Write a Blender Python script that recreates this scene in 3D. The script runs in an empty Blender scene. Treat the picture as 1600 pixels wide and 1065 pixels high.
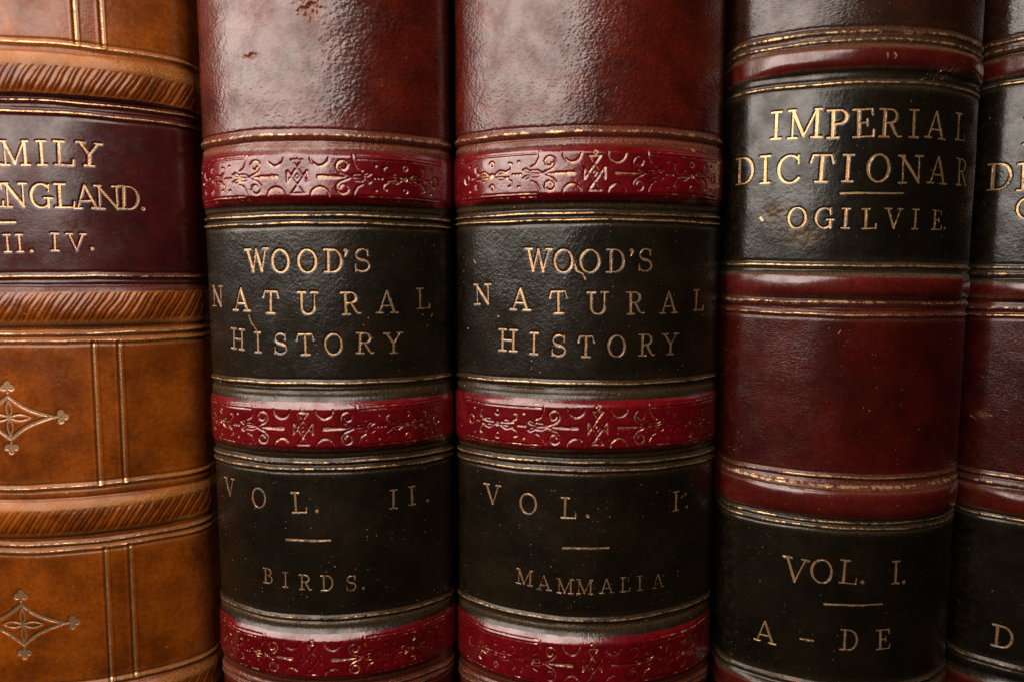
import bpy, math
import numpy as np

# ------------------------------------------------------------------ camera, world, lamps, exposure
scene = bpy.context.scene
col = scene.collection
MM = 0.001

cam_d = bpy.data.cameras.new("camera")
cam = bpy.data.objects.new("camera", cam_d)
col.objects.link(cam)
PITCH = math.atan(102.5 / 1080.0)
cam.location = (0.0, -0.162, 0.0)
cam.rotation_euler = (math.pi / 2 - PITCH, 0.0, 0.0)
cam_d.sensor_width = 36.0
cam_d.lens = 36.0 * 1080.0 / 1600.0
cam_d.clip_start = 0.005
cam_d.clip_end = 20.0
cam_d.dof.use_dof = True
cam_d.dof.focus_distance = 0.170
cam_d.dof.aperture_fstop = 10.0
scene.camera = cam

world = bpy.data.worlds.new("World")
scene.world = world
world.use_nodes = True
bg = world.node_tree.nodes["Background"]
bg.inputs["Color"].default_value = (1.0, 0.82, 0.66, 1)
bg.inputs["Strength"].default_value = 0.002


def area_lamp(name, az, el, dist, sx, sy, power, color):
    d = bpy.data.lights.new(name, 'AREA')
    d.shape = 'RECTANGLE'
    d.size, d.size_y = sx, sy
    d.energy = power
    d.color = color
    o = bpy.data.objects.new(name, d)
    a, e = math.radians(az), math.radians(el)
    p = (dist * math.sin(a) * math.cos(e), -dist * math.cos(a) * math.cos(e), dist * math.sin(e))
    o.location = p
    from mathutils import Vector
    o.rotation_euler = (-Vector(p)).to_track_quat('-Z', 'Y').to_euler()
    col.objects.link(o)
    return o


area_lamp("window_light", -53, 40, 0.32, 0.66, 0.41, 5.8, (1.0, 0.885, 0.79))

vs = scene.view_settings
scene.display_settings.display_device = 'sRGB'
vs.view_transform = 'Standard'
vs.look = 'None'
vs.exposure = 0.0
vs.gamma = 1.0
vs.use_curve_mapping = False
scene.cycles.use_denoising = False
scene.cycles.max_bounces = 6

# ------------------------------------------------------------------ measured tables (all millimetres:
# s runs across the spine from its middle, z is height; each letter = char, s, baseline z, cap height)
BOOKS = {}
BOOKS[1] = dict(cx=-120.3, hw=39.5, sag=13.0, tilt=0.0,
  bands=[(47.59, 41.51, 51.1, 40.66), (-3.87, -10.92, -2.38, -12.28), (-56.07, -62.13, -53.85, -63.25), (-105.54, -110.79, -103.01, -112.16)],
  fillets=[(52.64, 1), (39.81, 1), (37.25, 1), (-0.3, 1), (-13.79, 1), (-15.6, 1), (-51.0, 1), (-65.02, 1), (-66.71, 1), (-101.66, 1)],
  rules=[('title_lettering', -4.37, 12.26, 4.96, 12.27)],
  text=[('title_lettering', [('A', -0.06, 25.11, 5.66), ('M', 5.91, 25.15, 5.68), ('I', 11.55, 25.28, 5.7), ('L', 16.1, 25.42, 5.67), ('Y', 21.25, 25.54, 5.57), ('E', 0.73, 15.61, 5.62), ('N', 5.31, 15.64, 5.63), ('G', 10.91, 15.57, 5.66), ('L', 15.7, 15.67, 5.7), ('A', 20.17, 15.65, 5.59), ('N', 24.66, 15.66, 5.65), ('D', 29.0, 15.75, 5.72), ('.', 31.95, 15.67, 5.61)]), ('volume_lettering', [('I', 0.01, 5.38, 4.17), ('I', 2.92, 5.38, 4.17), ('I', 5.63, 5.39, 4.18), ('.', 8.13, 5.35, 4.18), ('I', 13.16, 5.73, 4.21), ('V', 17.56, 5.72, 4.16), ('.', 20.75, 6.06, 4.11)])])
BOOKS[2] = dict(cx=-46.6, hw=31.3, sag=10.6, tilt=0.0,
  bands=[(28.24, 16.5, 30.39, 14.75), (-29.8, -41.74, -27.19, -43.3), (-87.03, -98.76, -84.24, -100.43)],
  fillets=[(31.97, 2), (13.72, 1), (11.96, 1), (-25.51, 1), (-44.55, 1), (-46.27, 1), (-83.59, 1), (-101.93, 1), (-103.77, 1)],
  rules=[('subject_lettering', -8.41, -63.84, 2.58, -63.72)],
  text=[('title_lettering', [('W', -14.02, 0.81, 5.6), ('O', -7.7, 0.6, 5.55), ('O', -1.18, 0.59, 5.52), ('D', 4.74, 0.67, 5.53), ("'", 7.67, 0.75, 5.55), ('S', 11.48, 0.81, 5.57), ('N', -28.22, -7.71, 5.3), ('A', -19.08, -8.42, 5.54), ('T', -10.37, -8.97, 5.44), ('U', -1.3, -9.12, 5.41), ('R', 8.63, -9.16, 5.43), ('A', 17.17, -9.0, 5.51), ('L', 26.49, -8.22, 5.19), ('H', -20.85, -17.79, 5.13), ('I', -14.45, -18.29, 5.05), ('S', -8.28, -18.57, 5.16), ('T', -2.03, -18.64, 5.13), ('O', 4.43, -18.66, 5.14), ('R', 11.69, -18.51, 5.1), ('Y', 18.56, -18.77, 5.18)]), ('volume_lettering', [('V', -26.2, -55.37, 4.84), ('O', -15.89, -56.71, 5.18), ('L', -4.89, -57.04, 5.26), ('.', -0.54, -56.84, 5.25)]), ('volume_numeral', [('I', 17.92, -57.22, 4.89), ('I', 22.7, -57.05, 4.95), ('.', 27.1, -57.03, 5.02)]), ('subject_lettering', [('B', -14.0, -75.66, 3.95), ('I', -8.99, -76.03, 3.92), ('R', -3.85, -76.33, 3.9), ('D', 1.44, -76.43, 3.9), ('S', 7.33, -76.7, 3.92), ('.', 10.23, -76.65, 3.93)])])
BOOKS[3] = dict(cx=19.3, hw=34.0, sag=11.6, tilt=0.0,
  bands=[(29.23, 17.22, 31.52, 15.32), (-29.34, -41.89, -27.03, -43.6), (-87.85, -101.09, -85.39, -102.93)],
  fillets=[(32.81, 2), (14.15, 1), (12.76, 1), (-25.58, 1), (-44.7, 1), (-46.66, 1), (-83.99, 1), (-104.43, 1), (-106.11, 1)],
  rules=[('subject_lettering', -7.04, -65.82, 4.14, -65.68)],
  text=[('title_lettering', [('W', -13.44, 0.81, 5.59), ('O', -7.35, 0.6, 5.54), ('O', -1.24, 0.59, 5.52), ('D', 4.77, 0.67, 5.53), ("'", 8.64, 0.75, 5.55), ('S', 12.25, 0.81, 5.58), ('N', -28.24, -7.16, 5.19), ('A', -17.72, -8.23, 5.36), ('T', -8.34, -8.95, 5.43), ('U', 0.66, -9.12, 5.4), ('R', 9.76, -9.17, 5.44), ('A', 18.88, -9.11, 5.37), ('L', 28.52, -8.63, 5.2), ('H', -21.06, -18.22, 5.43), ('I', -14.31, -18.73, 5.35), ('S', -8.3, -19.11, 5.31), ('T', -1.79, -19.19, 5.14), ('O', 5.37, -19.22, 5.3), ('R', 12.99, -19.14, 5.34), ('Y', 19.56, -19.09, 5.26)]), ('volume_lettering', [('V', -25.47, -57.13, 5.29), ('O', -15.69, -58.13, 5.33), ('L', -5.71, -58.39, 5.26), ('.', -1.12, -58.11, 5.25)]), ('volume_numeral', [('I', 22.32, -58.3, 5.09), ('.', 26.02, -58.27, 5.15)]), ('subject_lettering', [('M', -16.54, -76.27, 3.97), ('A', -11.55, -76.91, 3.78), ('M', -6.38, -77.35, 3.76), ('M', -1.55, -77.35, 3.75), ('A', 3.82, -77.14, 3.75), ('L', 8.42, -77.09, 3.76), ('I', 12.31, -77.16, 3.78), ('A', 17.42, -77.23, 3.66)])])
BOOKS[4] = dict(cx=85.6, hw=30.6, sag=10.6, tilt=-0.015,
  bands=[(51.02, 46.65, 52.29, 46.08), (-0.23, -5.01, 0.81, -5.76), (-51.54, -58.19, -50.13, -58.98), (-104.12, -109.15, -102.78, -110.16)],
  fillets=[(54.82, 2), (52.99, 2), (43.67, 3), (2.15, 1), (-6.51, 2), (-9.36, 1), (-48.4, 1), (-50.28, 2), (-59.62, 3), (-61.05, 3), (-101.45, 1)],
  rules=[('author_lettering', -9.43, 18.8, 4.95, 18.93), ('volume_lettering', -8.95, -80.43, 4.91, -79.9)],
  text=[('title_lettering', [('I', -23.99, 31.86, 6.56), ('M', -17.62, 31.67, 6.74), ('P', -10.76, 31.33, 6.58), ('E', -5.14, 31.36, 6.54), ('R', 0.98, 31.39, 6.52), ('I', 6.71, 31.49, 6.47), ('A', 12.91, 31.66, 6.38), ('L', 21.72, 32.07, 6.37), ('D', -31.55, 21.84, 6.63), ('I', -26.21, 21.63, 6.73), ('C', -20.89, 21.34, 6.69), ('T', -13.51, 21.37, 6.5), ('I', -8.11, 21.36, 6.37), ('O', -1.25, 21.27, 6.49), ('N', 6.57, 21.16, 6.51), ('A', 14.31, 21.45, 6.44), ('R', 23.63, 21.74, 6.44)]), ('author_lettering', [('O', -18.57, 10.77, 5.02), ('G', -12.68, 10.79, 4.8), ('I', -8.12, 10.71, 4.77), ('L', -2.9, 10.63, 4.75), ('V', 2.89, 10.76, 4.75), ('I', 8.43, 10.76, 4.77), ('E', 14.82, 10.82, 4.67), ('.', 17.65, 10.92, 4.7)]), ('volume_lettering', [('V', -15.9, -75.91, 6.35), ('O', -9.88, -75.25, 6.12), ('L', -3.69, -74.92, 6.09), ('.', -0.26, -74.8, 6.08)]), ('volume_numeral', [('I', 8.29, -75.05, 5.95), ('.', 10.8, -75.27, 5.97)]), ('range_lettering', [('A', -22.39, -93.21, 5.7), ('-', -12.62, -91.72, 5.41), ('D', -2.79, -91.83, 5.35), ('E', 5.84, -91.61, 5.2)])])
BOOKS[5] = dict(cx=153.0, hw=29.6, sag=10.5, tilt=-0.008,
  bands=[(54.3, 50.16, 55.41, 49.52), (-2.36, -5.66, -1.2, -6.82), (-57.33, -62.48, -55.96, -63.51), (-110.11, -115.11, -108.68, -116.18)],
  fillets=[(58.74, 2), (56.84, 2), (48.25, 3), (1.76, 1), (0.12, 2), (-8.8, 2), (-10.63, 1), (-53.05, 1), (-55.1, 2), (-64.2, 3), (-104.42, 1)],
  rules=[],
  text=[('title_lettering', [('I', -24.14, 32.56, 6.93), ('D', -29.91, 21.68, 6.95), ('I', -24.8, 21.17, 6.99)]), ('author_lettering', [('O', -23.61, 14.06, 5.37)]), ('range_lettering', [('D', -22.56, -99.8, 6.19)])])

# ------------------------------------------------------------------ noise and distance fields
RNG = np.random.RandomState(7)
LAT = RNG.rand(16, 256, 256).astype(np.float32)


def vnoise(x, y, scale, seed=0):
    """smooth value noise 0..1, feature size = scale mm"""
    g = LAT[seed % 16]
    x = x / scale + 17.3 * seed
    y = y / scale + 5.7 * seed
    xi = np.floor(x).astype(np.int64)
    yi = np.floor(y).astype(np.int64)
    fx = x - xi
    fy = y - yi
    fx = fx * fx * (3 - 2 * fx)
    fy = fy * fy * (3 - 2 * fy)
    a = g[yi & 255, xi & 255]
    b = g[yi & 255, (xi + 1) & 255]
    c = g[(yi + 1) & 255, xi & 255]
    d = g[(yi + 1) & 255, (xi + 1) & 255]
    return (a * (1 - fx) + b * fx) * (1 - fy) + (c * (1 - fx) + d * fx) * fy


def fbm(x, y, scale, seed=0, octaves=3):
    t, amp, tot = 0.0, 1.0, 0.0
    for o in range(octaves):
        t = t + amp * vnoise(x, y, scale / 2 ** o, seed + o)
        tot += amp
        amp *= 0.5
    return t / tot


class Field:
    """signed distance (mm, negative inside the stamp) on a fine raster over one spine"""
    def __init__(self, s0, s1, z0, z1, res):
        self.s0, self.z0, self.res = s0, z0, res
        self.ns = int((s1 - s0) / res) + 2
        self.nz = int((z1 - z0) / res) + 2
        self.d = np.full((self.nz, self.ns), 3.0, np.float32)

    def seg(self, x0, y0, x1, y1, r0, r1=None):
        if r1 is None:
            r1 = r0
        m = max(r0, r1) + 0.6
        i0 = max(int((min(x0, x1) - m - self.s0) / self.res), 0)
        i1 = min(int((max(x0, x1) + m - self.s0) / self.res) + 2, self.ns)
        j0 = max(int((min(y0, y1) - m - self.z0) / self.res), 0)
        j1 = min(int((max(y0, y1) + m - self.z0) / self.res) + 2, self.nz)
        if i1 <= i0 or j1 <= j0:
            return
        X = self.s0 + np.arange(i0, i1) * self.res
        Y = (self.z0 + np.arange(j0, j1) * self.res)[:, None]
        dx, dy = x1 - x0, y1 - y0
        L2 = dx * dx + dy * dy
        t = np.zeros((j1 - j0, i1 - i0)) if L2 < 1e-9 else np.clip(((X - x0) * dx + (Y - y0) * dy) / L2, 0, 1)
        d = np.hypot(X - x0 - t * dx, Y - y0 - t * dy) - (r0 + (r1 - r0) * t)
        sub = self.d[j0:j1, i0:i1]
        np.minimum(sub, d, out=sub)

    def poly(self, pts, r0, r1=None):
        n = len(pts) - 1
        if r1 is None:
            r1 = r0
        for i in range(n):
            a = r0 + (r1 - r0) * i / n
            b = r0 + (r1 - r0) * (i + 1) / n
            self.seg(pts[i][0], pts[i][1], pts[i + 1][0], pts[i + 1][1], a, b)

    def hline(self, z, r, wob, slope=0.0):
        """a fillet right across the spine"""
        s = self.s0 + np.arange(self.ns) * self.res
        zc = z + wob(s)
        j0 = max(int((z - 3 - self.z0) / self.res), 0)
        j1 = min(int((z + 3 - self.z0) / self.res), self.nz)
        if j1 <= j0:
            return
        Y = (self.z0 + np.arange(j0, j1) * self.res)[:, None]
        sub = self.d[j0:j1]
        np.minimum(sub, np.abs(Y - zc) - r, out=sub)

    def sample(self, s, z):
        x = np.clip((s - self.s0) / self.res, 0, self.ns - 1.001)
        y = np.clip((z - self.z0) / self.res, 0, self.nz - 1.001)
        i = x.astype(np.int64)
        j = y.astype(np.int64)
        fx = x - i
        fy = y - j
        d = self.d
        return (d[j, i] * (1 - fx) + d[j, i + 1] * fx) * (1 - fy) + (d[j + 1, i] * (1 - fx) + d[j + 1, i + 1] * fx) * fy


def arc(cx, cy, rx, ry, a0, a1, n=14):
    return [(cx + rx * math.cos(math.radians(a0 + (a1 - a0) * i / n)),
             cy + ry * math.sin(math.radians(a0 + (a1 - a0) * i / n))) for i in range(n + 1)]


# ------------------------------------------------------------------ roman capitals of a binder's hand letters
TK, TN, SF = 0.053, 0.028, 0.031       # half widths: thick stroke, thin stroke, serif


def glyph(ch):
    """list of (x0,y0,x1,y1,r0,r1) in cap heights, baseline at 0"""
    g = []

    def st(x0, y0, x1, y1, r=TK, r2=None):
        # keep the round ends of the strokes inside base line and cap line
        y0, y1 = min(max(y0, r), 1 - r), min(max(y1, r), 1 - r)
        g.append((x0, y0, x1, y1, r, r if r2 is None else r2))

    def serif(x, y, h=0.14):
        yy = SF if y < 0.5 else 1 - SF
        g.append((x - h, yy, x + h, yy, SF * 1.15, SF * 1.15))

    def curve(pts, mod=True, cx=0, k=TK, t=TN):
        n = len(pts)
        rr = []
        for i in range(n):
            a = pts[max(i - 1, 0)]
            b = pts[min(i + 1, n - 1)]
            dx, dy = b[0] - a[0], b[1] - a[1]
            v = abs(dy) / (math.hypot(dx, dy) + 1e-9)
            rr.append(t + (k - t) * v ** 1.5)
        for i in range(n - 1):
            g.append((pts[i][0], pts[i][1], pts[i + 1][0], pts[i + 1][1], rr[i], rr[i + 1]))

    if ch == 'I':
        st(0.18, 0, 0.18, 1); serif(.18, 0, .17); serif(.18, 1, .17)
    elif ch == 'L':
        st(.2, 0, .2, 1); serif(.2, 1, .18); serif(.2, 0, .16)
        st(.2, .035, .68, .035, TN); st(.68, .035, .70, .26, TN * 1.3, TN)
    elif ch in 'EF':
        st(.2, 0, .2, 1); serif(.12, 1, .1); serif(.12, 0, .1)
        st(.2, .965, .64, .965, TN); st(.64, .965, .66, .76, TN * 1.2, TN)
        st(.2, .51, .48, .51, TN); st(.48, .4, .48, .62, TN)
        if ch == 'E':
            st(.2, .035, .68, .035, TN); st(.68, .035, .70, .26, TN * 1.2, TN)
        else:
            serif(.2, 0, .16)
    elif ch == 'T':
        st(.4, 0, .4, 1); serif(.4, 0, .19)
        st(.1, .965, .7, .965, TN); st(.1, .965, .03, .70, TN, TN * 1.2); st(.7, .965, .77, .70, TN, TN * 1.2)
    elif ch == 'H':
        for x in (.2, .74):
            st(x, 0, x, 1); serif(x, 0, .17); serif(x, 1, .17)
        st(.2, .5, .74, .5, TN)
    elif ch == 'N':
        st(.16, 0, .16, 1, TN); st(.78, 0, .78, 1, TN); serif(.16, 0, .15); serif(.78, 1, .15)
        st(.13, .97, .78, .03); serif(.1, 1, .1)
    elif ch == 'M':
        st(.16, 0, .16, 1, TN); st(.92, 0, .92, 1); serif(.16, 0, .14); serif(.92, 0, .16)
        serif(.12, 1, .1); serif(.95, 1, .1)
        st(.16, .97, .52, .08); st(.52, .08, .9, .97, TN)
    elif ch == 'A':
        st(.1, 0, .41, .97, TN); st(.43, .97, .76, 0); serif(.1, 0, .14); serif(.76, 0, .16)
        st(.2, .33, .64, .33, TN)
    elif ch == 'V':
        st(.1, 1, .42, .03); st(.42, .03, .74, 1, TN); serif(.1, 1, .15); serif(.74, 1, .13)
    elif ch == 'W':
        st(.1, 1, .33, .03); st(.33, .03, .53, .95, TN); st(.53, .95, .76, .03); st(.76, .03, .98, 1, TN)
        serif(.1, 1, .15); serif(.98, 1, .12)
    elif ch == 'Y':
        st(.08, 1, .40, .48); st(.72, 1, .40, .48, TN); st(.4, .48, .4, 0)
        serif(.08, 1, .14); serif(.72, 1, .13); serif(.4, 0, .17)
    elif ch == 'O':
        curve(arc(.42, .5, .37, .475, 0, 360, 36))
    elif ch in 'CG':
        curve(arc(.42, .5, .37, .475, 48, 318, 28))
        st(.69, .97, .69, .68, TN, TN)
        if ch == 'G':
            st(.68, .05, .68, .42, TK * .9); serif(.68, .2, .0); st(.52, .42, .82, .42, SF)
    elif ch == 'D':
        st(.2, 0, .2, 1); serif(.12, 1, .1); serif(.12, 0, .1)
        curve([(.2, .965), (.34, .965)] + arc(.38, .5, .36, .465, 85, -85, 18) + [(.34, .035), (.2, .035)])
    elif ch == 'P':
        st(.2, 0, .2, 1); serif(.12, 1, .1); serif(.2, 0, .17)
        curve([(.2, .965), (.36, .965)] + arc(.4, .73, .25, .235, 85, -85, 14) + [(.36, .495), (.2, .495)])
    elif ch == 'R':
        st(.2, 0, .2, 1); serif(.12, 1, .1); serif(.2, 0, .16)
        curve([(.2, .965), (.36, .965)] + arc(.4, .74, .24, .225, 85, -85, 14) + [(.36, .515), (.2, .515)])
        st(.42, .5, .62, .14, TK); st(.62, .14, .70, .04, TK, TN); st(.70, .04, .82, .06, TN)
    elif ch == 'B':
        st(.2, 0, .2, 1); serif(.12, 1, .1); serif(.12, 0, .1)
        curve([(.2, .965), (.34, .965)] + arc(.38, .745, .22, .22, 85, -85, 12) + [(.34, .525), (.2, .525)])
        curve([(.34, .525)] + arc(.4, .28, .27, .245, 85, -85, 14) + [(.34, .035), (.2, .035)])
    elif ch == 'S':
        up = arc(.38, .74, .25, .225, 25, 262, 18)
        lo = arc(.37, .27, .29, .235, 84, -155, 18)
        pts = up + lo
        n = len(pts)
        for i in range(n - 1):
            u = abs((i / (n - 1)) - 0.5) * 2
            r = TN + (TK * 1.1 - TN) * max(0, 1 - u * 2.2)
            r = max(r, TN)
            g.append((*pts[i], *pts[i + 1], r, r))
        st(.61, .95, .61, .70, TN); st(.10, .05, .10, .32, TN)
    elif ch == 'U':
        st(.2, 1, .2, .33); serif(.2, 1, .17); st(.76, 1, .76, .33, TN); serif(.76, 1, .14)
        curve(arc(.48, .33, .28, .3, 180, 360, 18))
    elif ch == '.':
        st(.1, .07, .1, .07, .085)
    elif ch == "'":
        st(.1, .92, .1, .92, .085); st(.15, .9, .07, .68, .05, .025)
    elif ch == '-':
        st(.1, .28, .62, .28, .045)
    return g


def put_letter(F, ch, s, z, h, rot, wscale=1.0):
    g = glyph(ch)
    xs = [q for a in g for q in (a[0] - a[4], a[2] + a[4], a[0] + a[4])]
    mid = (min(xs) + max(xs)) / 2
    if ch in ".'":
        mid = .1
    c, sn = math.cos(rot), math.sin(rot)
    for x0, y0, x1, y1, r0, r1 in g:
        p = []
        for x, y in ((x0, y0), (x1, y1)):
            u, v = (x - mid) * h * wscale, (y - 0.5) * h
            p.append((s + u * c - v * sn, z + h / 2 + u * sn + v * c))
        F.seg(*p[0], *p[1], r0 * h, r1 * h)


# ------------------------------------------------------------------ the roll tool on the red bands
def scroll_pts(x, y, sx, sy, R=1.55):
    """a C-scroll that leaves the stalk at (x,y), sweeps out and curls in on itself"""
    pts = []
    for i in range(26):
        t = i / 25
        a = math.radians(-100 + 400 * t)
        r = R * (1 - 0.62 * t)
        pts.append((r * math.cos(a), r * math.sin(a)))
    ox, oy = pts[0]
    return [(x + sx * (p[0] - ox), y + sy * (p[1] - oy)) for p in pts]


def roll_ornament(F, s0, zc, k=1.0, phase=0.0, rnd=None):
    r = 0.14

    def P(a, b):
        return (s0 + a, zc + b * k)

    def ln(a0, b0, a1, b1, w=r):
        F.seg(*P(a0, b0), *P(a1, b1), w * .82)

    def pl(pts, w=r, w2=None):
        F.poly([P(*q) for q in pts], w * .8, None if w2 is None else w2 * .8)

    # crossed lattice with a triangle on top and one below
    ln(-1.25, 3.9, 2.2, -1.3); ln(1.25, 3.9, -2.2, -1.3)
    ln(-1.25, -3.9, 2.2, 1.3); ln(1.25, -3.9, -2.2, 1.3)
    ln(-1.25, 3.9, 1.25, 3.9); ln(-1.35, -3.9, 1.35, -3.9)
    ln(2.2, 1.3, 2.25, -1.3); ln(-2.2, 1.3, -2.25, -1.3)
    pl([(0, .65), (.45, 0), (0, -.65), (-.45, 0), (0, .65)], .10)
    pl(arc(0, 4.6, .42, .42, 0, 360, 10), .08)
    for m in (-1, 1):
        # half rings hanging from the edges
        for b in (1, -1):
            pl([(q[0], b * q[1]) for q in arc(m * 4.9, 4.7, 2.0, 2.3, 185, 355, 16)], .07 if False else .13, .13)
            pl([(q[0], b * q[1]) for q in arc(m * 4.9, 4.7, 1.85, 2.25, 225, 315, 10)], .2)
        # spear
        ln(m * 4.7, 0, m * 5.9, 0, .42); ln(m * 5.7, 0, m * 8.6, 0, .30); ln(m * 8.4, 0, m * 10.2, 0, .12)
        # pair of scrolls
        for b in (1, -1):
            pl([(m * 11.3, b * .15), (m * 10.4, b * .55), (m * 9.2, b * 1.15), (m * 8.55, b * 2.0)], .13, .17)
            pl([(m * q[0], b * q[1]) for q in arc(9.75, 2.35, 1.25, 1.55, 195, 20, 12)], .17, .17)
            pl([(m * q[0], b * q[1]) for q in arc(10.0, 2.55, .75, .8, 10, -170, 10)], .15, .2)
        # leaf fan
        for b in (1, -1):
            pl([(m * 11.3, 0), (m * 12.4, b * .75), (m * 13.9, b * .8), (m * 14.6, b * .25), (m * 13.2, b * .15), (m * 11.3, 0)], .10)
            pl([(m * 14.2, b * .6), (m * 15.3, b * 1.3), (m * 15.9, b * .9), (m * 15.0, b * .35)], .10)
            # bracket that closes the panel
            pl([(m * 12.0, b * 5.2), (m * 12.2, b * 3.6), (m * 12.9, b * 2.2), (m * 14.0, b * 1.6)], .11)
        # bead chain
        for a in (16.6, 17.4, 18.2):
            ln(m * a, 0, m * a, 0, .3)
        # long rosette
        ln(m * 23.6, 0, m * 23.6, 0, .62)
        for b in (1, -1):
            for q in (1, -1):
                pl([(m * (23.6 - q * .9), b * .3), (m * (23.6 - q * 2.1), b * 1.15), (m * (23.6 - q * 4.2), b * .6),
                    (m * (23.6 - q * 2.3), b * .35), (m * (23.6 - q * .9), b * .3)], .13)
                pl([(m * (23.6 - q * 3.6), b * .7), (m * (23.6 - q * 4.9), b * 1.5), (m * (23.6 - q * 5.0), b * 2.5), (m * (23.6 - q * 4.4), b * 2.75)], .12, .2)
            pl([(m * q[0], b * q[1]) for q in arc(23.6, 2.75, .5, .65, 0, 360, 12)], .14)
            ln(m * 16.9, b * 2.9, m * 16.9, b * 2.9, .30)
            ln(m * 30.6, b * 3.0, m * 30.6, b * 3.0, .30)
            # double rules
            ln(m * 12.8, b * 5.1, m * 33.5, b * 5.1, .10); ln(m * 12.8, b * 4.35, m * 33.5, b * 4.35, .12)
        for a in (28.9, 29.6):
            ln(m * a, 0, m * a, 0, .32)
        pl(arc(m * 31.8, 0, .9, 1.2, 0, 360, 12), .14)


def lozenge(F, s, z):
    """concave lozenge with a four-petal flower inside and trefoils on its points"""
    A, Bz = 9.6, 5.2
    cor = [(A, 0), (0, Bz), (-A, 0), (0, -Bz)]
    for i in range(4):
        p, q = cor[i], cor[(i + 1) % 4]
        pts = []
        for t in np.linspace(0, 1, 9):
            x, y = p[0] + (q[0] - p[0]) * t, p[1] + (q[1] - p[1]) * t
            f = 1 - 0.16 * math.sin(math.pi * t)
            pts.append((s + x * f, z + y * f))
        F.poly(pts, .38)
    for dx, dy, L, W in ((1, 0, 4.8, .75), (-1, 0, 4.8, .75), (0, 1, 4.3, .62), (0, -1, 4.3, .62)):
        for sg in (1, -1):
            pts = [(s + dx * L * t + -dy * sg * W * math.sin(math.pi * t), z + dy * L * t + dx * sg * W * math.sin(math.pi * t)) for t in np.linspace(.05, 1, 9)]
            F.poly(pts, .21)
    for dx, dy, d in ((1, 0, A + 1.9), (-1, 0, A + 1.9), (0, 1, Bz + 2.0), (0, -1, Bz + 2.0)):
        cx, cy = s + dx * d, z + dy * d
        for a in (0, 90, 180):
            th = math.atan2(dy, dx) + math.radians(a - 90)
            F.seg(cx + .85 * math.cos(th), cy + .85 * math.sin(th), cx + .95 * math.cos(th), cy + .95 * math.sin(th), .78)
        F.seg(cx - dx * 1.2, cy - dy * 1.2, cx, cy, .3)


# ------------------------------------------------------------------ materials
def N(nt, t, **kw):
    n = nt.nodes.new(t)
    for k, v in kw.items():
        setattr(n, k, v)
    return n


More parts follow.
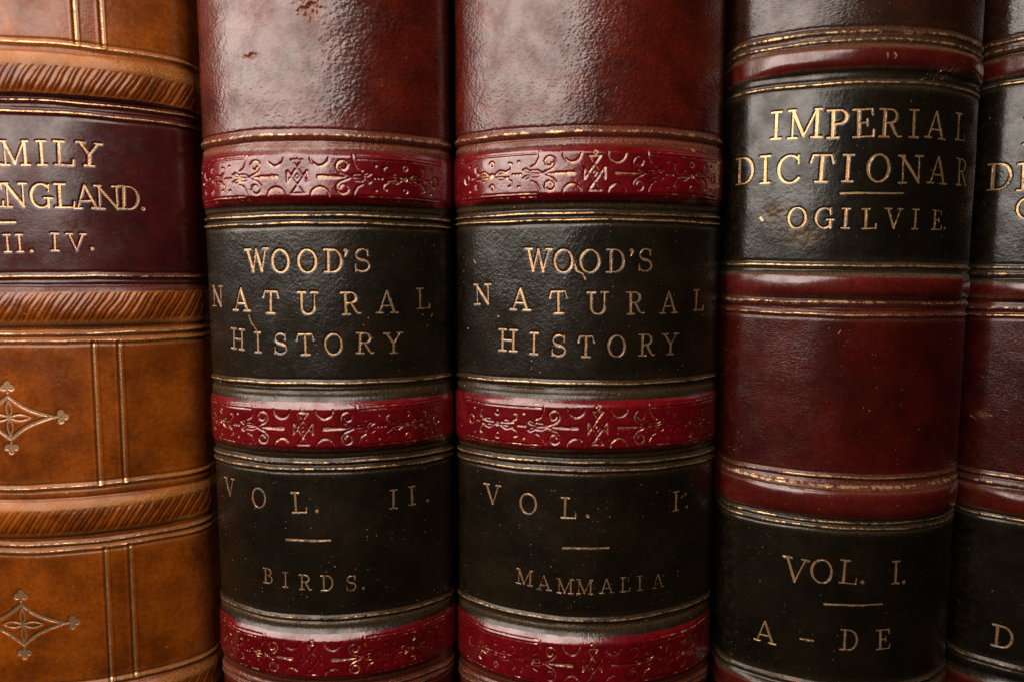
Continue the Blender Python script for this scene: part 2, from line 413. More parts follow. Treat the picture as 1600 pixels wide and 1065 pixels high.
def leather(name, dark, light, rough=0.42, grain=1.3, grain_h=0.10, fine_h=0.05, stretch=1.0, speck=0.5, seed=0.0,
            streak=0.0, speck_col=(0.55, 0.42, 0.28), scuff_col=(0.30, 0.17, 0.10), coat=0.85, spec=0.08, coat_rough=0.19, coat_ior=1.6):
    m = bpy.data.materials.new(name)
    m.use_nodes = True
    nt = m.node_tree
    L = nt.links
    b = nt.nodes["Principled BSDF"]
    tc = N(nt, 'ShaderNodeTexCoord')
    mp = N(nt, 'ShaderNodeMapping')
    mp.inputs['Scale'].default_value = (1000, 1000, 1000)
    mp.inputs['Location'].default_value = (seed * 37.1, seed * 11.3, seed * 53.7)
    L.new(tc.outputs['Object'], mp.inputs['Vector'])
    v = mp.outputs['Vector']

    def noise(scale, detail=3.0, rough_=0.55, vec=None):
        n = N(nt, 'ShaderNodeTexNoise')
        n.inputs['Scale'].default_value = scale
        n.inputs['Detail'].default_value = detail
        n.inputs['Roughness'].default_value = rough_
        L.new(vec if vec is not None else v, n.inputs['Vector'])
        return n.outputs['Fac']

    def ramp(fac, p0, p1, c0=(0, 0, 0, 1), c1=(1, 1, 1, 1)):
        r = N(nt, 'ShaderNodeValToRGB')
        r.color_ramp.elements[0].position = p0
        r.color_ramp.elements[1].position = p1
        r.color_ramp.elements[0].color = c0
        r.color_ramp.elements[1].color = c1
        L.new(fac, r.inputs['Fac'])
        return r.outputs['Color']

    def mix(fac, a, c):
        n = N(nt, 'ShaderNodeMix', data_type='RGBA')
        for sock, val in ((n.inputs['Factor'], fac), (n.inputs['A'], a), (n.inputs['B'], c)):
            if hasattr(val, 'links'):
                L.new(val, sock)
            else:
                sock.default_value = val if not isinstance(val, tuple) else (*val[:3], 1)
        return n.outputs['Result']

    def math_(op, a, c):
        n = N(nt, 'ShaderNodeMath', operation=op)
        for sock, val in zip(n.inputs, (a, c)):
            if hasattr(val, 'links'):
                L.new(val, sock)
            else:
                sock.default_value = val
        return n.outputs[0]

    # blotches, then a mottle at the size of the grain
    c = mix(ramp(noise(0.09, 4), 0.36, 0.66), dark, light)
    mott = ramp(noise(0.9, 4, 0.7), 0.30, 0.72, (0.55, 0.55, 0.55, 1), (1.25, 1.25, 1.25, 1))
    mm = N(nt, 'ShaderNodeMix', data_type='RGBA', blend_type='MULTIPLY')
    mm.inputs['Factor'].default_value = 0.75
    L.new(c, mm.inputs['A'])
    L.new(mott, mm.inputs['B'])
    c = mm.outputs['Result']
    # rubbing and dust: vertex wear from the modelled edges, broken by noise
    at = N(nt, 'ShaderNodeAttribute', attribute_name='wear')
    wf = math_('MULTIPLY', at.outputs['Fac'], ramp(noise(2.4, 4, 0.8), 0.36, 0.60))
    c = mix(wf, c, scuff_col)
    # fine specks
    def flecks(size, radius, share):
        fv = N(nt, 'ShaderNodeTexVoronoi', feature='F1')
        fv.inputs['Scale'].default_value = 1.0 / size
        L.new(v, fv.inputs['Vector'])
        sepc = N(nt, 'ShaderNodeSeparateColor')
        L.new(fv.outputs['Color'], sepc.inputs[0])
        on = math_('LESS_THAN', sepc.outputs[0], share)
        rad = math_('MULTIPLY', sepc.outputs[1], radius / size)
        return math_('MULTIPLY', on, math_('LESS_THAN', fv.outputs['Distance'], rad))
    sp = math_('MAXIMUM', flecks(0.7, 0.13, 0.20), flecks(2.6, 0.30, 0.11))
    sp = math_('MULTIPLY', sp, speck)
    sp = math_('MULTIPLY', sp, ramp(noise(0.12, 2), 0.46, 0.66, (0.12, 0.12, 0.12, 1)))
    c = mix(sp, c, speck_col)
    L.new(c, b.inputs['Base Color'])
    rr = N(nt, 'ShaderNodeMapRange')
    rr.inputs['To Min'].default_value = rough - 0.10
    rr.inputs['To Max'].default_value = rough + 0.14
    cr = N(nt, 'ShaderNodeMapRange')
    cr.inputs['From Min'].default_value = 0.3
    cr.inputs['From Max'].default_value = 0.7
    cr.inputs['To Min'].default_value = coat_rough - .04
    cr.inputs['To Max'].default_value = coat_rough + .12
    L.new(noise(0.30, 5, 0.7), cr.inputs['Value'])
    L.new(cr.outputs['Result'], b.inputs['Coat Roughness'])
    L.new(noise(0.5, 5, 0.7), rr.inputs['Value'])
    L.new(rr.outputs['Result'], b.inputs['Roughness'])
    b.inputs['Specular IOR Level'].default_value = spec
    b.inputs['Coat IOR'].default_value = coat_ior
    cw = N(nt, 'ShaderNodeMath', operation='MULTIPLY_ADD')
    cw.use_clamp = True
    L.new(wf, cw.inputs[0])
    cw.inputs[1].default_value = -.95
    cmod = ramp(noise(0.16, 4, 0.65), 0.33, 0.60, (.45, .45, .45, 1), (1, 1, 1, 1))
    L.new(math_('MULTIPLY', cmod, coat), cw.inputs[2])
    L.new(cw.outputs[0], b.inputs['Coat Weight'])
    # grain
    ms = N(nt, 'ShaderNodeMapping')
    ms.inputs['Scale'].default_value = (1.0, 1.0, stretch)
    L.new(v, ms.inputs['Vector'])
    wn = N(nt, 'ShaderNodeTexNoise')
    wn.inputs['Scale'].default_value = 0.55
    wn.inputs['Detail'].default_value = 2
    L.new(ms.outputs['Vector'], wn.inputs['Vector'])
    add = N(nt, 'ShaderNodeVectorMath', operation='MULTIPLY_ADD')
    add.inputs[1].default_value = (1.6, 1.6, 1.6)
    L.new(wn.outputs['Color'], add.inputs[0])
    L.new(ms.outputs['Vector'], add.inputs[2])
    vo = N(nt, 'ShaderNodeTexVoronoi', feature='SMOOTH_F1')
    vo.inputs['Scale'].default_value = 1.0 / grain
    vo.inputs['Smoothness'].default_value = 0.35
    L.new(add.outputs[0], vo.inputs['Vector'])
    inv = math_('SUBTRACT', 1.0, vo.outputs['Distance'])
    h = math_('MULTIPLY', inv, grain_h)
    big = math_('MULTIPLY', noise(0.45, 3, 0.5, ms.outputs['Vector']), grain_h * 1.1)
    h = math_('MULTIPLY', math_('ADD', h, big), ramp(noise(0.13, 3, 0.6), 0.33, 0.64, (.62, .62, .62, 1), (1.15, 1.15, 1.15, 1)))
    h = math_('ADD', h, math_('MULTIPLY', noise(2.2, 3, 0.6, ms.outputs['Vector']), fine_h))
    bp = N(nt, 'ShaderNodeBump')
    bp.inputs['Strength'].default_value = 1.0
    bp.inputs['Distance'].default_value = MM * 0.52
    L.new(h, bp.inputs['Height'])
    L.new(bp.outputs['Normal'], b.inputs['Normal'])
    L.new(bp.outputs['Normal'], b.inputs['Coat Normal'])
    return m


def gilt(name, under, gold=(0.55, 0.32, 0.16), worn=0.5, seed=0.0, rough=0.33, metallic=0.80):
    """gold leaf rubbed away in patches down to the leather"""
    m = bpy.data.materials.new(name)
    m.use_nodes = True
    nt = m.node_tree
    L = nt.links
    b = nt.nodes["Principled BSDF"]
    tc = N(nt, 'ShaderNodeTexCoord')
    mp = N(nt, 'ShaderNodeMapping')
    mp.inputs['Scale'].default_value = (1000, 1000, 1000)
    mp.inputs['Location'].default_value = (seed * 19.1, seed * 7.3, seed * 23.7)
    L.new(tc.outputs['Object'], mp.inputs['Vector'])
    n1 = N(nt, 'ShaderNodeTexNoise')
    n1.inputs['Scale'].default_value = 1.9
    n1.inputs['Detail'].default_value = 5
    n1.inputs['Roughness'].default_value = 0.75
    L.new(mp.outputs['Vector'], n1.inputs['Vector'])
    n2 = N(nt, 'ShaderNodeTexNoise')
    n2.inputs['Scale'].default_value = 0.22
    n2.inputs['Detail'].default_value = 2
    L.new(mp.outputs['Vector'], n2.inputs['Vector'])
    a = N(nt, 'ShaderNodeMath', operation='MULTIPLY_ADD')
    a.inputs[1].default_value = 0.8
    L.new(n2.outputs['Fac'], a.inputs[0])
    L.new(n1.outputs['Fac'], a.inputs[2])
    r = N(nt, 'ShaderNodeValToRGB')
    r.color_ramp.elements[0].position = 0.62 + 0.4 * (worn - 0.5)
    r.color_ramp.elements[1].position = 0.86 + 0.4 * (worn - 0.5)
    L.new(a.outputs[0], r.inputs['Fac'])
    mx = N(nt, 'ShaderNodeMix', data_type='RGBA')
    mx.inputs['A'].default_value = (*under, 1)
    mx.inputs['B'].default_value = (*gold, 1)
    L.new(r.outputs['Color'], mx.inputs['Factor'])
    L.new(mx.outputs['Result'], b.inputs['Base Color'])
    mt = N(nt, 'ShaderNodeMath', operation='MULTIPLY')
    mt.inputs[1].default_value = metallic
    L.new(r.outputs['Color'], mt.inputs[0])
    L.new(mt.outputs[0], b.inputs['Metallic'])
    b.inputs['Roughness'].default_value = rough
    bp = N(nt, 'ShaderNodeBump')
    bp.inputs['Strength'].default_value = 1.0
    bp.inputs['Distance'].default_value = 0.00008
    L.new(n1.outputs['Fac'], bp.inputs['Height'])
    L.new(bp.outputs['Normal'], b.inputs['Normal'])
    return m


def plain(name, c, rough=0.7):
    m = bpy.data.materials.new(name)
    m.use_nodes = True
    nt = m.node_tree
    b = nt.nodes["Principled BSDF"]
    n = N(nt, 'ShaderNodeTexNoise')
    n.inputs['Scale'].default_value = 900
    n.inputs['Detail'].default_value = 4
    tc = N(nt, 'ShaderNodeTexCoord')
    nt.links.new(tc.outputs['Object'], n.inputs['Vector'])
    r = N(nt, 'ShaderNodeValToRGB')
    r.color_ramp.elements[0].color = (c[0] * .6, c[1] * .6, c[2] * .6, 1)
    r.color_ramp.elements[1].color = (min(c[0] * 1.3, 1), min(c[1] * 1.3, 1), min(c[2] * 1.3, 1), 1)
    nt.links.new(n.outputs['Fac'], r.inputs['Fac'])
    nt.links.new(r.outputs['Color'], b.inputs['Base Color'])
    b.inputs['Roughness'].default_value = rough
    return m


# ------------------------------------------------------------------ mesh building
def mesh_obj(name, verts, loops, starts, mat, parent, wear=None, smooth=True):
    me = bpy.data.meshes.new(name)
    me.vertices.add(len(verts))
    me.vertices.foreach_set('co', np.ascontiguousarray(verts, np.float32).ravel())
    me.loops.add(len(loops))
    me.loops.foreach_set('vertex_index', np.ascontiguousarray(loops, np.int32))
    me.polygons.add(len(starts))
    me.polygons.foreach_set('loop_start', np.ascontiguousarray(starts, np.int32))
    me.update(calc_edges=True)
    me.validate()
    if smooth:
        me.polygons.foreach_set('use_smooth', np.ones(len(me.polygons), bool))
    if wear is not None:
        at = me.attributes.new('wear', 'FLOAT', 'POINT')
        at.data.foreach_set('value', np.ascontiguousarray(wear, np.float32))
    me.materials.append(mat)
    o = bpy.data.objects.new(name, me)
    col.objects.link(o)
    o.parent = parent
    return o


def box(name, lo, hi, mat, parent, bev=0.0):
    import bmesh
    bm = bmesh.new()
    bmesh.ops.create_cube(bm, size=1.0)
    for v in bm.verts:
        v.co = [((lo[i] + hi[i]) / 2 + v.co[i] * (hi[i] - lo[i])) * MM for i in range(3)]
    if bev:
        bmesh.ops.bevel(bm, geom=list(bm.edges), offset=bev * MM, segments=3, affect='EDGES', profile=0.5)
    me = bpy.data.meshes.new(name)
    bm.to_mesh(me)
    bm.free()
    me.materials.append(mat)
    o = bpy.data.objects.new(name, me)
    col.objects.link(o)
    o.parent = parent
    return o


def march(D, s0, z0, res):
    """polygons of the region D < 0 on a raster: vertices (s,z) plus faces"""
    ins = D < 0
    a, b, c, d = ins[:-1, :-1], ins[:-1, 1:], ins[1:, 1:], ins[1:, :-1]
    cnt = a.astype(np.int8) + b + c + d
    polys = []
    J, I = np.nonzero(cnt == 4)
    full = np.stack([np.stack([I, J], 1), np.stack([I + 1, J], 1), np.stack([I + 1, J + 1], 1), np.stack([I, J + 1], 1)], 1).astype(np.float64)
    J, I = np.nonzero((cnt > 0) & (cnt < 4))
    v, l, st = [], [], []
    for j, i in zip(J.tolist(), I.tolist()):
        cs = ((i, j), (i + 1, j), (i + 1, j + 1), (i, j + 1))
        ds = (D[j, i], D[j, i + 1], D[j + 1, i + 1], D[j + 1, i])
        p = []
        for k in range(4):
            k2 = (k + 1) & 3
            d0, d1 = ds[k], ds[k2]
            if d0 < 0:
                p.append(cs[k])
            if (d0 < 0) != (d1 < 0):
                t = d0 / (d0 - d1)
                t = min(max(t, 0.02), 0.98)
                p.append((cs[k][0] + (cs[k2][0] - cs[k][0]) * t, cs[k][1] + (cs[k2][1] - cs[k][1]) * t))
        if len(p) >= 3:
            polys.append(p)
    V = [full.reshape(-1, 2)]
    lens = [np.full(len(full), 4)]
    if polys:
        V.append(np.array([q for p in polys for q in p], np.float64))
        lens.append(np.array([len(p) for p in polys]))
    V = np.concatenate(V)
    lens = np.concatenate(lens)
    if len(V) == 0:
        return None
    key = np.round(V * 1000).astype(np.int64)
    uk = key[:, 1] * 100000000 + key[:, 0]
    _, first, invi = np.unique(uk, return_index=True, return_inverse=True)
    U = V[first]
    starts = np.concatenate([[0], np.cumsum(lens)[:-1]])
    return np.stack([s0 + U[:, 0] * res, z0 + U[:, 1] * res], 1), invi.ravel(), starts


def profile(hw, sag, r=8.0):
    phi = 0.7
    for _ in range(60):
        a = hw - r * (1 - math.sin(phi))
        R = (a * a + sag * sag) / (2 * sag)
        phi = math.asin(a / R)
    s1 = R * phi
    s2 = s1 + r * (math.pi / 2 - phi)

    def f(s):
        t = np.abs(s)
        sg = np.sign(s)
        k1 = np.minimum(t, s1) / R
        x = R * np.sin(k1)
        y = R * (1 - np.cos(k1))
        k2 = phi + np.clip(t - s1, 0, s2 - s1) / r
        x = x + r * (np.sin(k2) - math.sin(phi))
        y = y + r * (math.cos(phi) - np.cos(k2))
        y = y + np.clip(t - s2, 0, None)
        th = np.where(t < s1, k1, k2)
        return sg * x, y, sg * np.sin(th), -np.cos(th)      # position and outward normal
    return f, s1, s2


ZLO, ZHI = -130.0, 106.0
VLO, VHI = -108.0, 92.0
RES = 0.075


def smooth(e0, e1, x):
    t = np.clip((x - e0) / (e1 - e0 + 1e-9), 0, 1)
    return t * t * (3 - 2 * t)


# slips of the gilding tool and stray flakes of gold, millimetres on the spine
MARKS = {
    2: [([(-16.8, -9.6), (-16.2, -11.2), (-15.0, -12.6), (-13.9, -13.6)], .20), ([(29.0, -9.6), (28.2, -11), (27.4, -12.6)], .11)],
    3: [([(-4.6, 2.4), (-4.2, 1.0), (-2.9, .4), (-2.2, -.9)], .26), ([(24.4, 29.5), (24.8, 29.4)], .5), ([(-30.9, 3.9), (-30.4, 3.0)], .22),
        ([(23.9, -55.2), (24.6, -54.6), (25.6, -54.2), (25.4, -55.0)], .15)],
    4: [([(8.0, 44.6), (9.2, 45.0), (9.8, 46.6)], .12), ([(11.2, 44.7), (12.4, 46.8)], .12), ([(13.4, 45.0), (15.0, 46.2), (16.0, 45.2)], .11),
        ([(-1.5, 49.4), (-1.35, 48.4)], .16), ([(.0, 49.4), (.5, 48.9), (.1, 48.3)], .16), ([(-26.9, 13.4), (-26.4, 12.8)], .42), ([(-8.6, -14.0), (-8.0, -13.0)], .16)],
    5: [([(-33.0, -38.0), (-31.6, -38.6)], .2)],
}


def build_book(key, label, name, mats, sections, band_h, band_pow, top_extra=None, gouges=(), hatch=False, fine=(-99, 99), fillet_h=0.30, group=None):
    T = BOOKS[key]
    f, s1, s2 = profile(T['hw'] - .45, T['sag'])
    s3 = s2 + 7.0
    tilt = T['tilt']
    root = bpy.data.objects.new(name, None)
    root.empty_display_size = 0.02
    root.location = (T['cx'] * MM, T.get('back', 0) * MM, ZLO * MM)
    root['label'] = label
    root['category'] = 'book'
    if group:
        root['group'] = group
    col.objects.link(root)
    rs = np.random.RandomState(100 + key)

    # ---- stamps
    letters = {}
    for nm, ls in T['text']:
        F = letters.setdefault(nm, Field(-s2, s2, VLO, VHI, RES))
        for ch, s, z, h in ls:
            put_letter(F, ch, s, z, h, rs.normal(0, .022), 1.0 + rs.normal(0, .02))
    for nm, a, za, b, zb in T['rules']:
        letters.setdefault('rule' if nm != 'volume_lettering' else 'lower_rule', Field(-s2, s2, VLO, VHI, RES)).poly([(a + (b - a) * t, za + (zb - za) * t + .05 * math.sin(7 * t)) for t in np.linspace(0, 1, 9)], .24, .20)
    orn = Field(-s2, s2, VLO, VHI, RES)
    if key in (2, 3):
        for i, (zt, zb, _, _) in enumerate(T['bands']):
            roll_ornament(orn, {2: (-2.2, -2.5, -2.0), 3: (-.5, .8, .2)}[key][i], (zt + zb) / 2 - .1, (zt - zb) / 12.2)
    if key == 1:
        lozenge(orn, .6, -33.6)
        lozenge(orn, .35, -85.1)
    vert = Field(-s2, s2, VLO, VHI, RES)
    if key == 1:
        for sg in (1, -1):
            for a in (20.0, 25.4):
                for z0, z1 in ((-16.2, -50.6), (-67.0, -101.5), (53.3, 91.0)):
                    vert.seg(sg * a, z0, sg * a - sg * .3, z1, .26)
    # ---- fillets: gold lines on little ridges
    fl = []
    for i, (z, kind) in enumerate(T['fillets']):
        a, b, c = rs.rand(3)

        def wob(s, a=a, b=b, c=c, i=i):
            return (.10 * np.sin(s * .12 + a * 6) + .06 * np.sin(s * .37 + b * 6)
                    + .10 * (fbm(s + 50 * c, s * 0 + i * 9.0, 2.5, 3 + i % 5) - .5))
        fl.append((z, kind, wob))
    fil_F = Field(-s2 - .01, s2 + .01, VLO, VHI, RES)
    for z, kind, wob in fl:
        if kind == 1:
            fil_F.hline(z, .19, wob)
        elif kind == 2:
            fil_F.hline(z, .27, wob)
        else:
            fil_F.hline(z, .17, wob)

    # ---- height above the bare spine
    def base_h(s, z):
        h = 0.10 * (fbm(s, z, 9.0, 1, 2) - .5) * 2
        for zt, zb, bt, bb in T['bands']:
            zw = z + .22 * (fbm(s, z * 0 + zt, 5.0, 6, 2) - .5)
            zc, hwid = (bt + bb) / 2, (bt - bb) / 2
            t = np.clip(np.abs(zw - zc) / hwid, 0, 1)
            prof_ = (1 - t ** band_pow) ** (1.0 if band_pow > 3 else .75)
            if band_pow > 3:
                # low shoulder, then a rounded step up to the coloured face
                d = np.where(zw > zc, bt - zw, zw - bb)
                ws = np.where(zw > zc, bt - zt, zb - bb)
                prof_ = .07 * smooth(0, .4 * ws, d) + .93 * smooth(.45 * ws, ws + 1.75, d)
            h = h + band_h * prof_ * np.where(t < 1, 1, 0) * (1 - .72 * smooth(s1 - 9, s1 + 1, np.abs(s)))
            # crease where the leather turns off the band
            for e in (bt, bb):
                h = h - .16 * np.exp(-((zw - e) / .45) ** 2)
        for z0, kind, wob in fl:
            dz = z - z0 - wob(s)
            amp = fillet_h * {1: 1.0, 2: 1.25, 3: .55}[kind]
            wd = {1: .42, 2: .62, 3: .35}[kind]
            h = h + amp * np.exp(-(dz / wd) ** 2) - .22 * (np.exp(-((dz - wd * 2.1) / .32) ** 2) + np.exp(-((dz + wd * 2.1) / .32) ** 2))
        return h

    stamps = list(letters.values())
    ledge = [(s, z, sz) for s, z, sz, *_ in gouges]

    def height(s, z):
        h = base_h(s, z)
        for F in stamps:
            h = h - .16 * (1 - smooth(-.10, .22, F.sample(s, z)))
        h = h - .22 * (1 - smooth(-.10, .22, orn.sample(s, z)))
        dv = vert.sample(s, z)
        h = h - .25 * (1 - smooth(-.12, .3, dv)) + .12 * np.exp(-((dv - .55) / .3) ** 2)
        if hatch:
            for zt, zb, bt, bb in T['bands']:
                m = smooth(zb - .1, zb + .7, z) * (1 - smooth(zt - .7, zt + .1, z))
                j = .35 * (fbm(s, z, 4.0, 9, 2) - .5)
                u = np.mod((s - .62 * (z - zb)) / 2.35 + j, 1.0)
                h = h - m * .22 * np.exp(-((u - .5) / .17) ** 2) - m * .16 * np.exp(-((u - .05) / .09) ** 2)
        for gs, gz, rx, rz, dep in gouges:
            q = ((s - gs) / rx) ** 2 + ((z - gz) / rz) ** 2
            n = fbm(s, z, .9, 4, 3)
            h = h - dep * np.exp(-q * 1.4) * smooth(.42, .56, n)
        return h

    def wear_of(s, z):
        w = np.zeros_like(s)
        for zt, zb, bt, bb in T['bands']:
            for e, inner in ((bt, zt), (bb, zb)):
                mid = e * .35 + inner * .65 if band_pow < 3 else e * .68 + inner * .32
                w = np.maximum(w, .85 * np.exp(-((z - mid) / max(abs(inner - e) * (.5 if band_pow < 3 else .36), .4)) ** 2))
        for z0, kind, wob in fl:
            w = np.maximum(w, .55 * np.exp(-((z - z0) / 1.3) ** 2))
        for gs, gz, rx, rz, dep in gouges:
            w = np.maximum(w, 1.3 * np.exp(-(((s - gs) / rx) ** 2 + ((z - gz) / rz) ** 2) * 1.2))
        side = smooth(s1 - 3, s1 + 1.5, np.abs(s))
        return np.maximum(w, .10 * side * smooth(.44, .68, fbm(s, z, 1.3, 2, 4)))

    def place(s, z, h):
        x, y, nx, ny = f(s)
        return np.stack([(x + nx * h) * MM, (y + ny * h) * MM, (z + tilt * s - ZLO) * MM], -1)

    # ---- columns and rows
    cols = [np.linspace(-s3, -s2, 6)[:-1]]
    lo, hi = max(-s2, fine[0]), min(s2, fine[1])
    if lo > -s2:
        cols.append(np.arange(-s2, lo, 1.2))
    cols.append(np.linspace(lo, hi, int((hi - lo) / .19)))
    if hi < s2:
        cols.append(np.arange(hi, s2, 1.2)[1:])
    cols.append(np.linspace(s2, s3, 6)[1:])
    sc = np.concatenate(cols)

    parts = {}
    for pname, ztop, zbot, mk in sections:
        rows = []
        for a, b, step in ((zbot, min(ztop, VLO), 1.5), (max(zbot, VLO), min(ztop, VHI), .19), (max(zbot, VHI), ztop, 1.5)):
            if b > a + 1e-6:
                rows.append(np.linspace(a, b, max(2, int((b - a) / step) + 1)))
        zr = np.concatenate([r if i == 0 else r[1:] for i, r in enumerate(rows)])
        Sg, Zg = np.meshgrid(sc, zr)
        # the joint between two leathers wanders a little, the same on both sides of it
        def edge(zb):
            return .16 * (fbm(sc, sc * 0 + zb * 1.3, 1.6, 8, 3) - .5) * 2
        t = (zr - zbot) / (ztop - zbot)
        Zg = Zg + (edge(zbot)[None, :] * ((1 - t) ** 12)[:, None] + edge(ztop)[None, :] * (t ** 12)[:, None])
        H = height(Sg, Zg)
        fade = 1 - smooth(s2 - .5, s2 + 1.5, np.abs(Sg))
        P = place(Sg, Zg, H * (.25 + .75 * fade))
        nr, nc = Sg.shape
        i = (np.arange(nr - 1)[:, None] * nc + np.arange(nc - 1)).ravel()
        q = np.stack([i, i + 1, i + nc + 1, i + nc], 1).ravel()
        o = mesh_obj(pname, P.reshape(-1, 3), q, np.arange(0, len(q), 4), mats[mk], root, wear_of(Sg, Zg).ravel())
        parts.setdefault(pname, []).append((o, ztop, zbot, mk))

    # ---- gold, as thin leaf lying on the leather
    def leaf(F, nm, mat, zt, zb, parent, worn=.10, seed=0, lift=.035, smin=-99, smax=99, patch=0.0):
        j0 = max(int((zb - F.z0) / RES), 0)
        j1 = min(int((zt - F.z0) / RES) + 1, F.nz)
        if j1 - j0 < 3:
            return None
        D = F.d[j0:j1].astype(np.float64)
        S_ = F.s0 + np.arange(F.ns) * RES
        Z_ = (F.z0 + np.arange(j0, j1) * RES)[:, None]
        near = D < .6
        if not near.any():
            return None
        n = fbm(S_ + 0 * Z_, Z_ + 0 * S_, .8, seed, 3)
        D = D + worn * (n - .42) * 2
        if patch:
            D = D + patch * np.maximum(fbm(S_ + 0 * Z_, Z_ + 0 * S_, 6.0, seed + 4, 3) - .5, 0) * 4
        D[:, (S_ < smin) | (S_ > smax)] = 1
        r = march(D, F.s0, F.z0 + j0 * RES, RES)
        if r is None or len(r[2]) == 0:
            return None
        V, lp, stt = r
        h = height(V[:, 0], V[:, 1]) + lift
        return mesh_obj(nm, place(V[:, 0], V[:, 1], h), lp, stt, mat, parent)

    def part_at(z):
        for lst in parts.values():
            for o, zt, zb, mk in lst:
                if zb <= z <= zt:
                    return o, zt, zb, mk
    for nm, F in letters.items():
        zs = [q[2] for n2, ls in T['text'] if n2 == nm for q in ls]
        if 'rule' in nm:
            zs = [r_[2] for r_ in T['rules'] if (r_[0] == 'volume_lettering') == (nm == 'lower_rule')]
        p = part_at(max(sum(zs) / len(zs), VLO + 1))
        leaf(F, 'rule' if 'rule' in nm else nm, mats['letter'], VHI, VLO, p[0], .085, key, patch=.03)
    for i, (z, kind, wob) in enumerate(fl):
        p = part_at(z)
        if p is None or z < VLO + 1:
            continue
        leaf(fil_F, 'gilt_fillet', mats['fillet%d' % kind], z + .8, z - .8, p[0], {1: .18, 2: .60, 3: .30}[kind], 3 + i, .03, patch=.16, smin=
             (lo + .1 if fine[0] > -90 else -s2 + .4), smax=(hi - .1 if fine[1] < 90 else s2 - .4))
    for pts, r in MARKS.get(key, ()):
        F = Field(-s2, s2, VLO, VHI, RES)
        F.poly(pts, r, r * .6)
        leaf(F, 'gilt_smudge', mats['letter'], VHI, VLO, part_at(pts[0][1])[0], .16, 6)
    if key in (2, 3):
        for o, zt, zb, mk in parts['raised_band']:
            leaf(orn, 'gilt_roll_ornament', mats['roll'], zt, zb, o, .24, 5 + key, .03, patch=.17)
    if key == 1:
        for o, zt, zb, mk in parts['spine_panel']:
            leaf(orn, 'lozenge_ornament', mats['letter'], zt, zb, o, .06, 2, .03)
            for a0, a1 in ((-30, -23), (-23, 0), (0, 23), (23, 30)):
                leaf(vert, 'vertical_fillet', mats['fillet1'], zt, zb, o, .12, 5, .03, a0, a1)

    # ---- boards and leaves behind the spine
    yb = float(f(np.array([s2]))[1])
    w = T['hw'] - .45
    for sg in (-1, 1):
        x0, x1 = sorted((sg * (w - 3.2), sg * (w - .4)))
        box('cover_board', (x0, yb + 3.0, 0), (x1, yb + 150, ZHI - ZLO), mats['board'], root, .6)
    box('page_block', (-w + 3.4, yb + 4.0, 3), (w - 3.4, yb + 146, ZHI - ZLO - 3), mats['page'], root)
    return root


# ------------------------------------------------------------------ colours
BOOKS[5]['back'] = 9.0      # pushed a little farther in than its neighbour
page = plain('aged_paper', (.52, .42, .28), .9)
dark_board = plain('dark_cloth_board', (.02, .012, .009), .8)

tan_d, tan_l = (.100, .0205, .0014), (.215, .0480, .0027)
mats1 = dict(
    tan=leather('tan_calf', tan_d, tan_l, .38, 1.1, .05, .05, 1.0, .35, 1.0, coat=.62, speck_col=(.6, .38, .18), scuff_col=(.36, .16, .05)),
    maroon=leather('maroon_label_leather', (.024, .0020, .0018), (.044, .0034, .0030), .42, .8, .02, .025, 1.0, .35, 2.0, speck_col=(.4, .25, .15), scuff_col=(.10, .03, .02)),
    letter=gilt('gilt_on_maroon', (.05, .018, .012), worn=.40, seed=1),
    board=plain('tan_board', (.16, .05, .012), .6), page=page)
for k in (1, 2, 3):
    mats1['fillet%d' % k] = gilt('worn_gilt_line_on_tan', (.22, .08, .02), (.58, .34, .16), .50 + (0, .03, .30, .12)[k], 3 + k)


def wood_mats(seed, grain=.95):
    m = dict(
        panel=leather('oxblood_grained_leather', (.036, .0030, .0010), (.078, .0064, .0020), .38, grain, .16, .045, 1.15, .25, seed, coat_rough=.19, coat=.95, coat_ior=1.62, scuff_col=(.17, .06, .035)),
        crimson=leather('crimson_band_leather', (.078, .0016, .0030), (.118, .0026, .0048), .30, .9, .045, .05, 1.0, .5, seed + 1, scuff_col=(.22, .06, .05), speck_col=(.55, .36, .22), coat_rough=.13, coat_ior=1.85),
        black=leather('black_label_leather', (.0042, .0026, .0010), (.0100, .0060, .0022), .44, .85, .07, .085, 1.0, .8, seed + 2, scuff_col=(.062, .036, .017), speck_col=(.42, .31, .20), spec=.09),
        letter=gilt('gilt_lettering', (.05, .03, .018), worn=.47, seed=seed),
        roll=gilt('rubbed_gilt_tooling', (.13, .012, .012), (.52, .30, .16), .56, seed + 1),
        board=dark_board, page=page)
    for k in (1, 2, 3):
        m['fillet%d' % k] = gilt('worn_gilt_line', (.05, .028, .016), (.58, .34, .16), .50 + (0, .03, .30, .12)[k], seed + 4 + k)
    return m


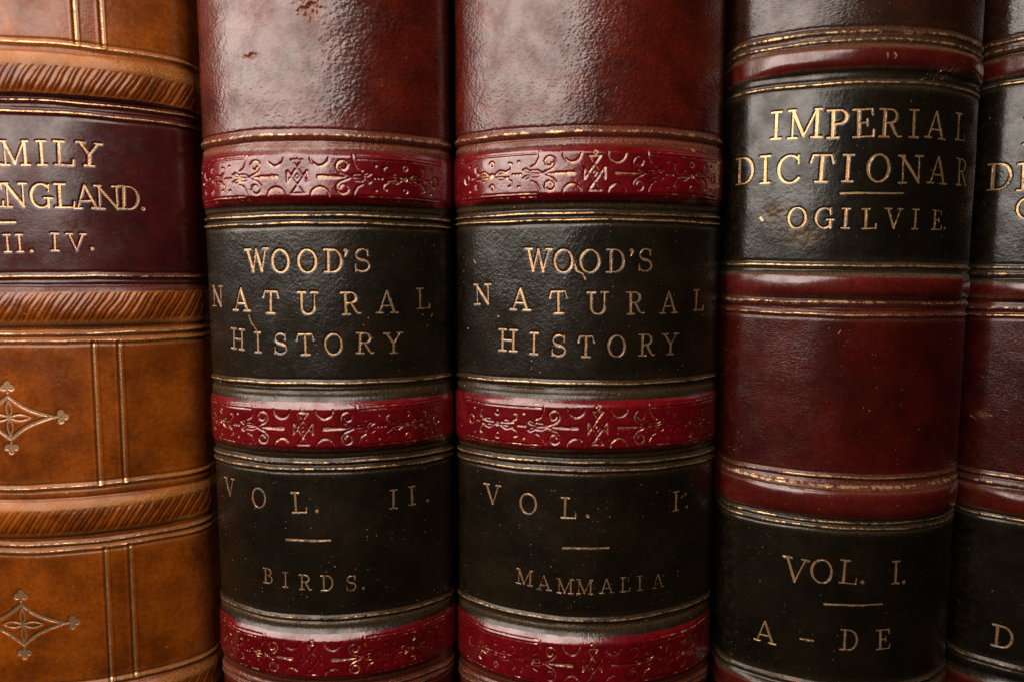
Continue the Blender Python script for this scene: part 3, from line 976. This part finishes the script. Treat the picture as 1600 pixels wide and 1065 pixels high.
def dict_mats(seed, worn=.42):
    m = dict(
        panel=leather('dark_brown_grained_leather', (.014, .0046, .0024), (.027, .0088, .0042), .36, 1.0, .14, .06, 2.2, .3, seed, scuff_col=(.12, .06, .03)),
        red=leather('dark_red_leather', (.024, .0018, .0010), (.044, .0030, .0016), .38, .8, .06, .05, 2.2, .45, seed + 1, scuff_col=(.14, .05, .03)),
        band=leather('smooth_red_brown_leather', (.046, .0042, .0028), (.070, .0062, .0042), .30, 1.0, .02, .025, 1.0, .35, seed + 2, scuff_col=(.20, .08, .05), coat_rough=.15, coat_ior=1.8),
        black=leather('black_label_leather', (.0034, .0024, .0011), (.0075, .0049, .0021), .40, .9, .05, .06, 1.0, .5, seed + 3, scuff_col=(.09, .06, .035), speck_col=(.38, .28, .17)),
        letter=gilt('bright_gilt_lettering', (.07, .036, .016), (.58, .34, .16), worn, seed),
        board=dark_board, page=page)
    for k in (1, 2, 3):
        m['fillet%d' % k] = gilt('worn_gilt_line', (.05, .026, .014), (.58, .34, .16), .53 + (0, .03, .30, .12)[k], seed + 4 + k)
    return m


def sections_from(key, names):
    """names: list of (part, material) from top to bottom, bands being those called raised_band"""
    B_ = BOOKS[key]['bands']
    cuts = []
    for zt, zb, _, _ in B_:
        cuts += [zt, zb]
    edges = [ZHI] + cuts + [ZLO]
    return [(n, edges[i], edges[i + 1], m) for i, (n, m) in enumerate(names)]


BOOKGROUP = "old leather bound books standing in a row"
build_book(1, "thick tan calf book at the left end, with hatched bands and lozenge ornaments", "leather_book", mats1,
           sections_from(1, [('spine_panel', 'tan'), ('raised_band', 'tan'), ('title_label', 'maroon'), ('raised_band', 'tan'), ('spine_panel', 'tan'),
                             ('raised_band', 'tan'), ('spine_panel', 'tan'), ('raised_band', 'tan'), ('spine_panel', 'tan')]),
           2.0, 2.6, hatch=True, fine=(-9, 99), fillet_h=.28, group=BOOKGROUP)
wood_names = [('spine_panel', 'panel'), ('raised_band', 'crimson'), ('title_label', 'black'), ('raised_band', 'crimson'), ('volume_label', 'black'),
              ('raised_band', 'crimson'), ('spine_panel', 'panel')]
build_book(2, "crimson banded book whose lower black label reads BIRDS, beside the tan book", "leather_book", wood_mats(10.0),
           sections_from(2, wood_names), 2.1, 4.0, gouges=[(1.0, 60.0, 3.4, 2.6, .5), (-14.0, 50.0, 2.4, .6, .4)], group=BOOKGROUP)
build_book(3, "crimson banded book whose lower black label reads MAMMALIA, beside the BIRDS book", "leather_book", wood_mats(23.0, .78),
           sections_from(3, wood_names), 2.1, 4.0, group=BOOKGROUP)
dict_names = [('spine_panel', 'panel'), ('raised_band', 'band'), ('title_label', 'black'), ('raised_band', 'band'), ('spine_panel', 'red'),
              ('raised_band', 'band'), ('volume_label', 'black'), ('raised_band', 'band'), ('spine_panel', 'red')]
build_book(4, "dark red book with thin plain bands and black label lettered IMPERIAL, right of MAMMALIA", "leather_book", dict_mats(41.0),
           sections_from(4, dict_names), 2.0, 2.6, gouges=[(-24, 14.5, 2.5, 2.5, .16), (-17, 9, 4, 2.0, .12), (14, 46.5, 5, 1.0, .3)], group=BOOKGROUP)
build_book(5, "dark book at the right edge of the picture, only its left side showing", "leather_book", dict_mats(57.0, .74),  # higher worn value dims this lettering's gold, painting in the book's shade
           sections_from(5, dict_names), 2.0, 2.6, gouges=[(-30, -37, 1.6, 1.0, .3)], fine=(-99, -5), group=BOOKGROUP)
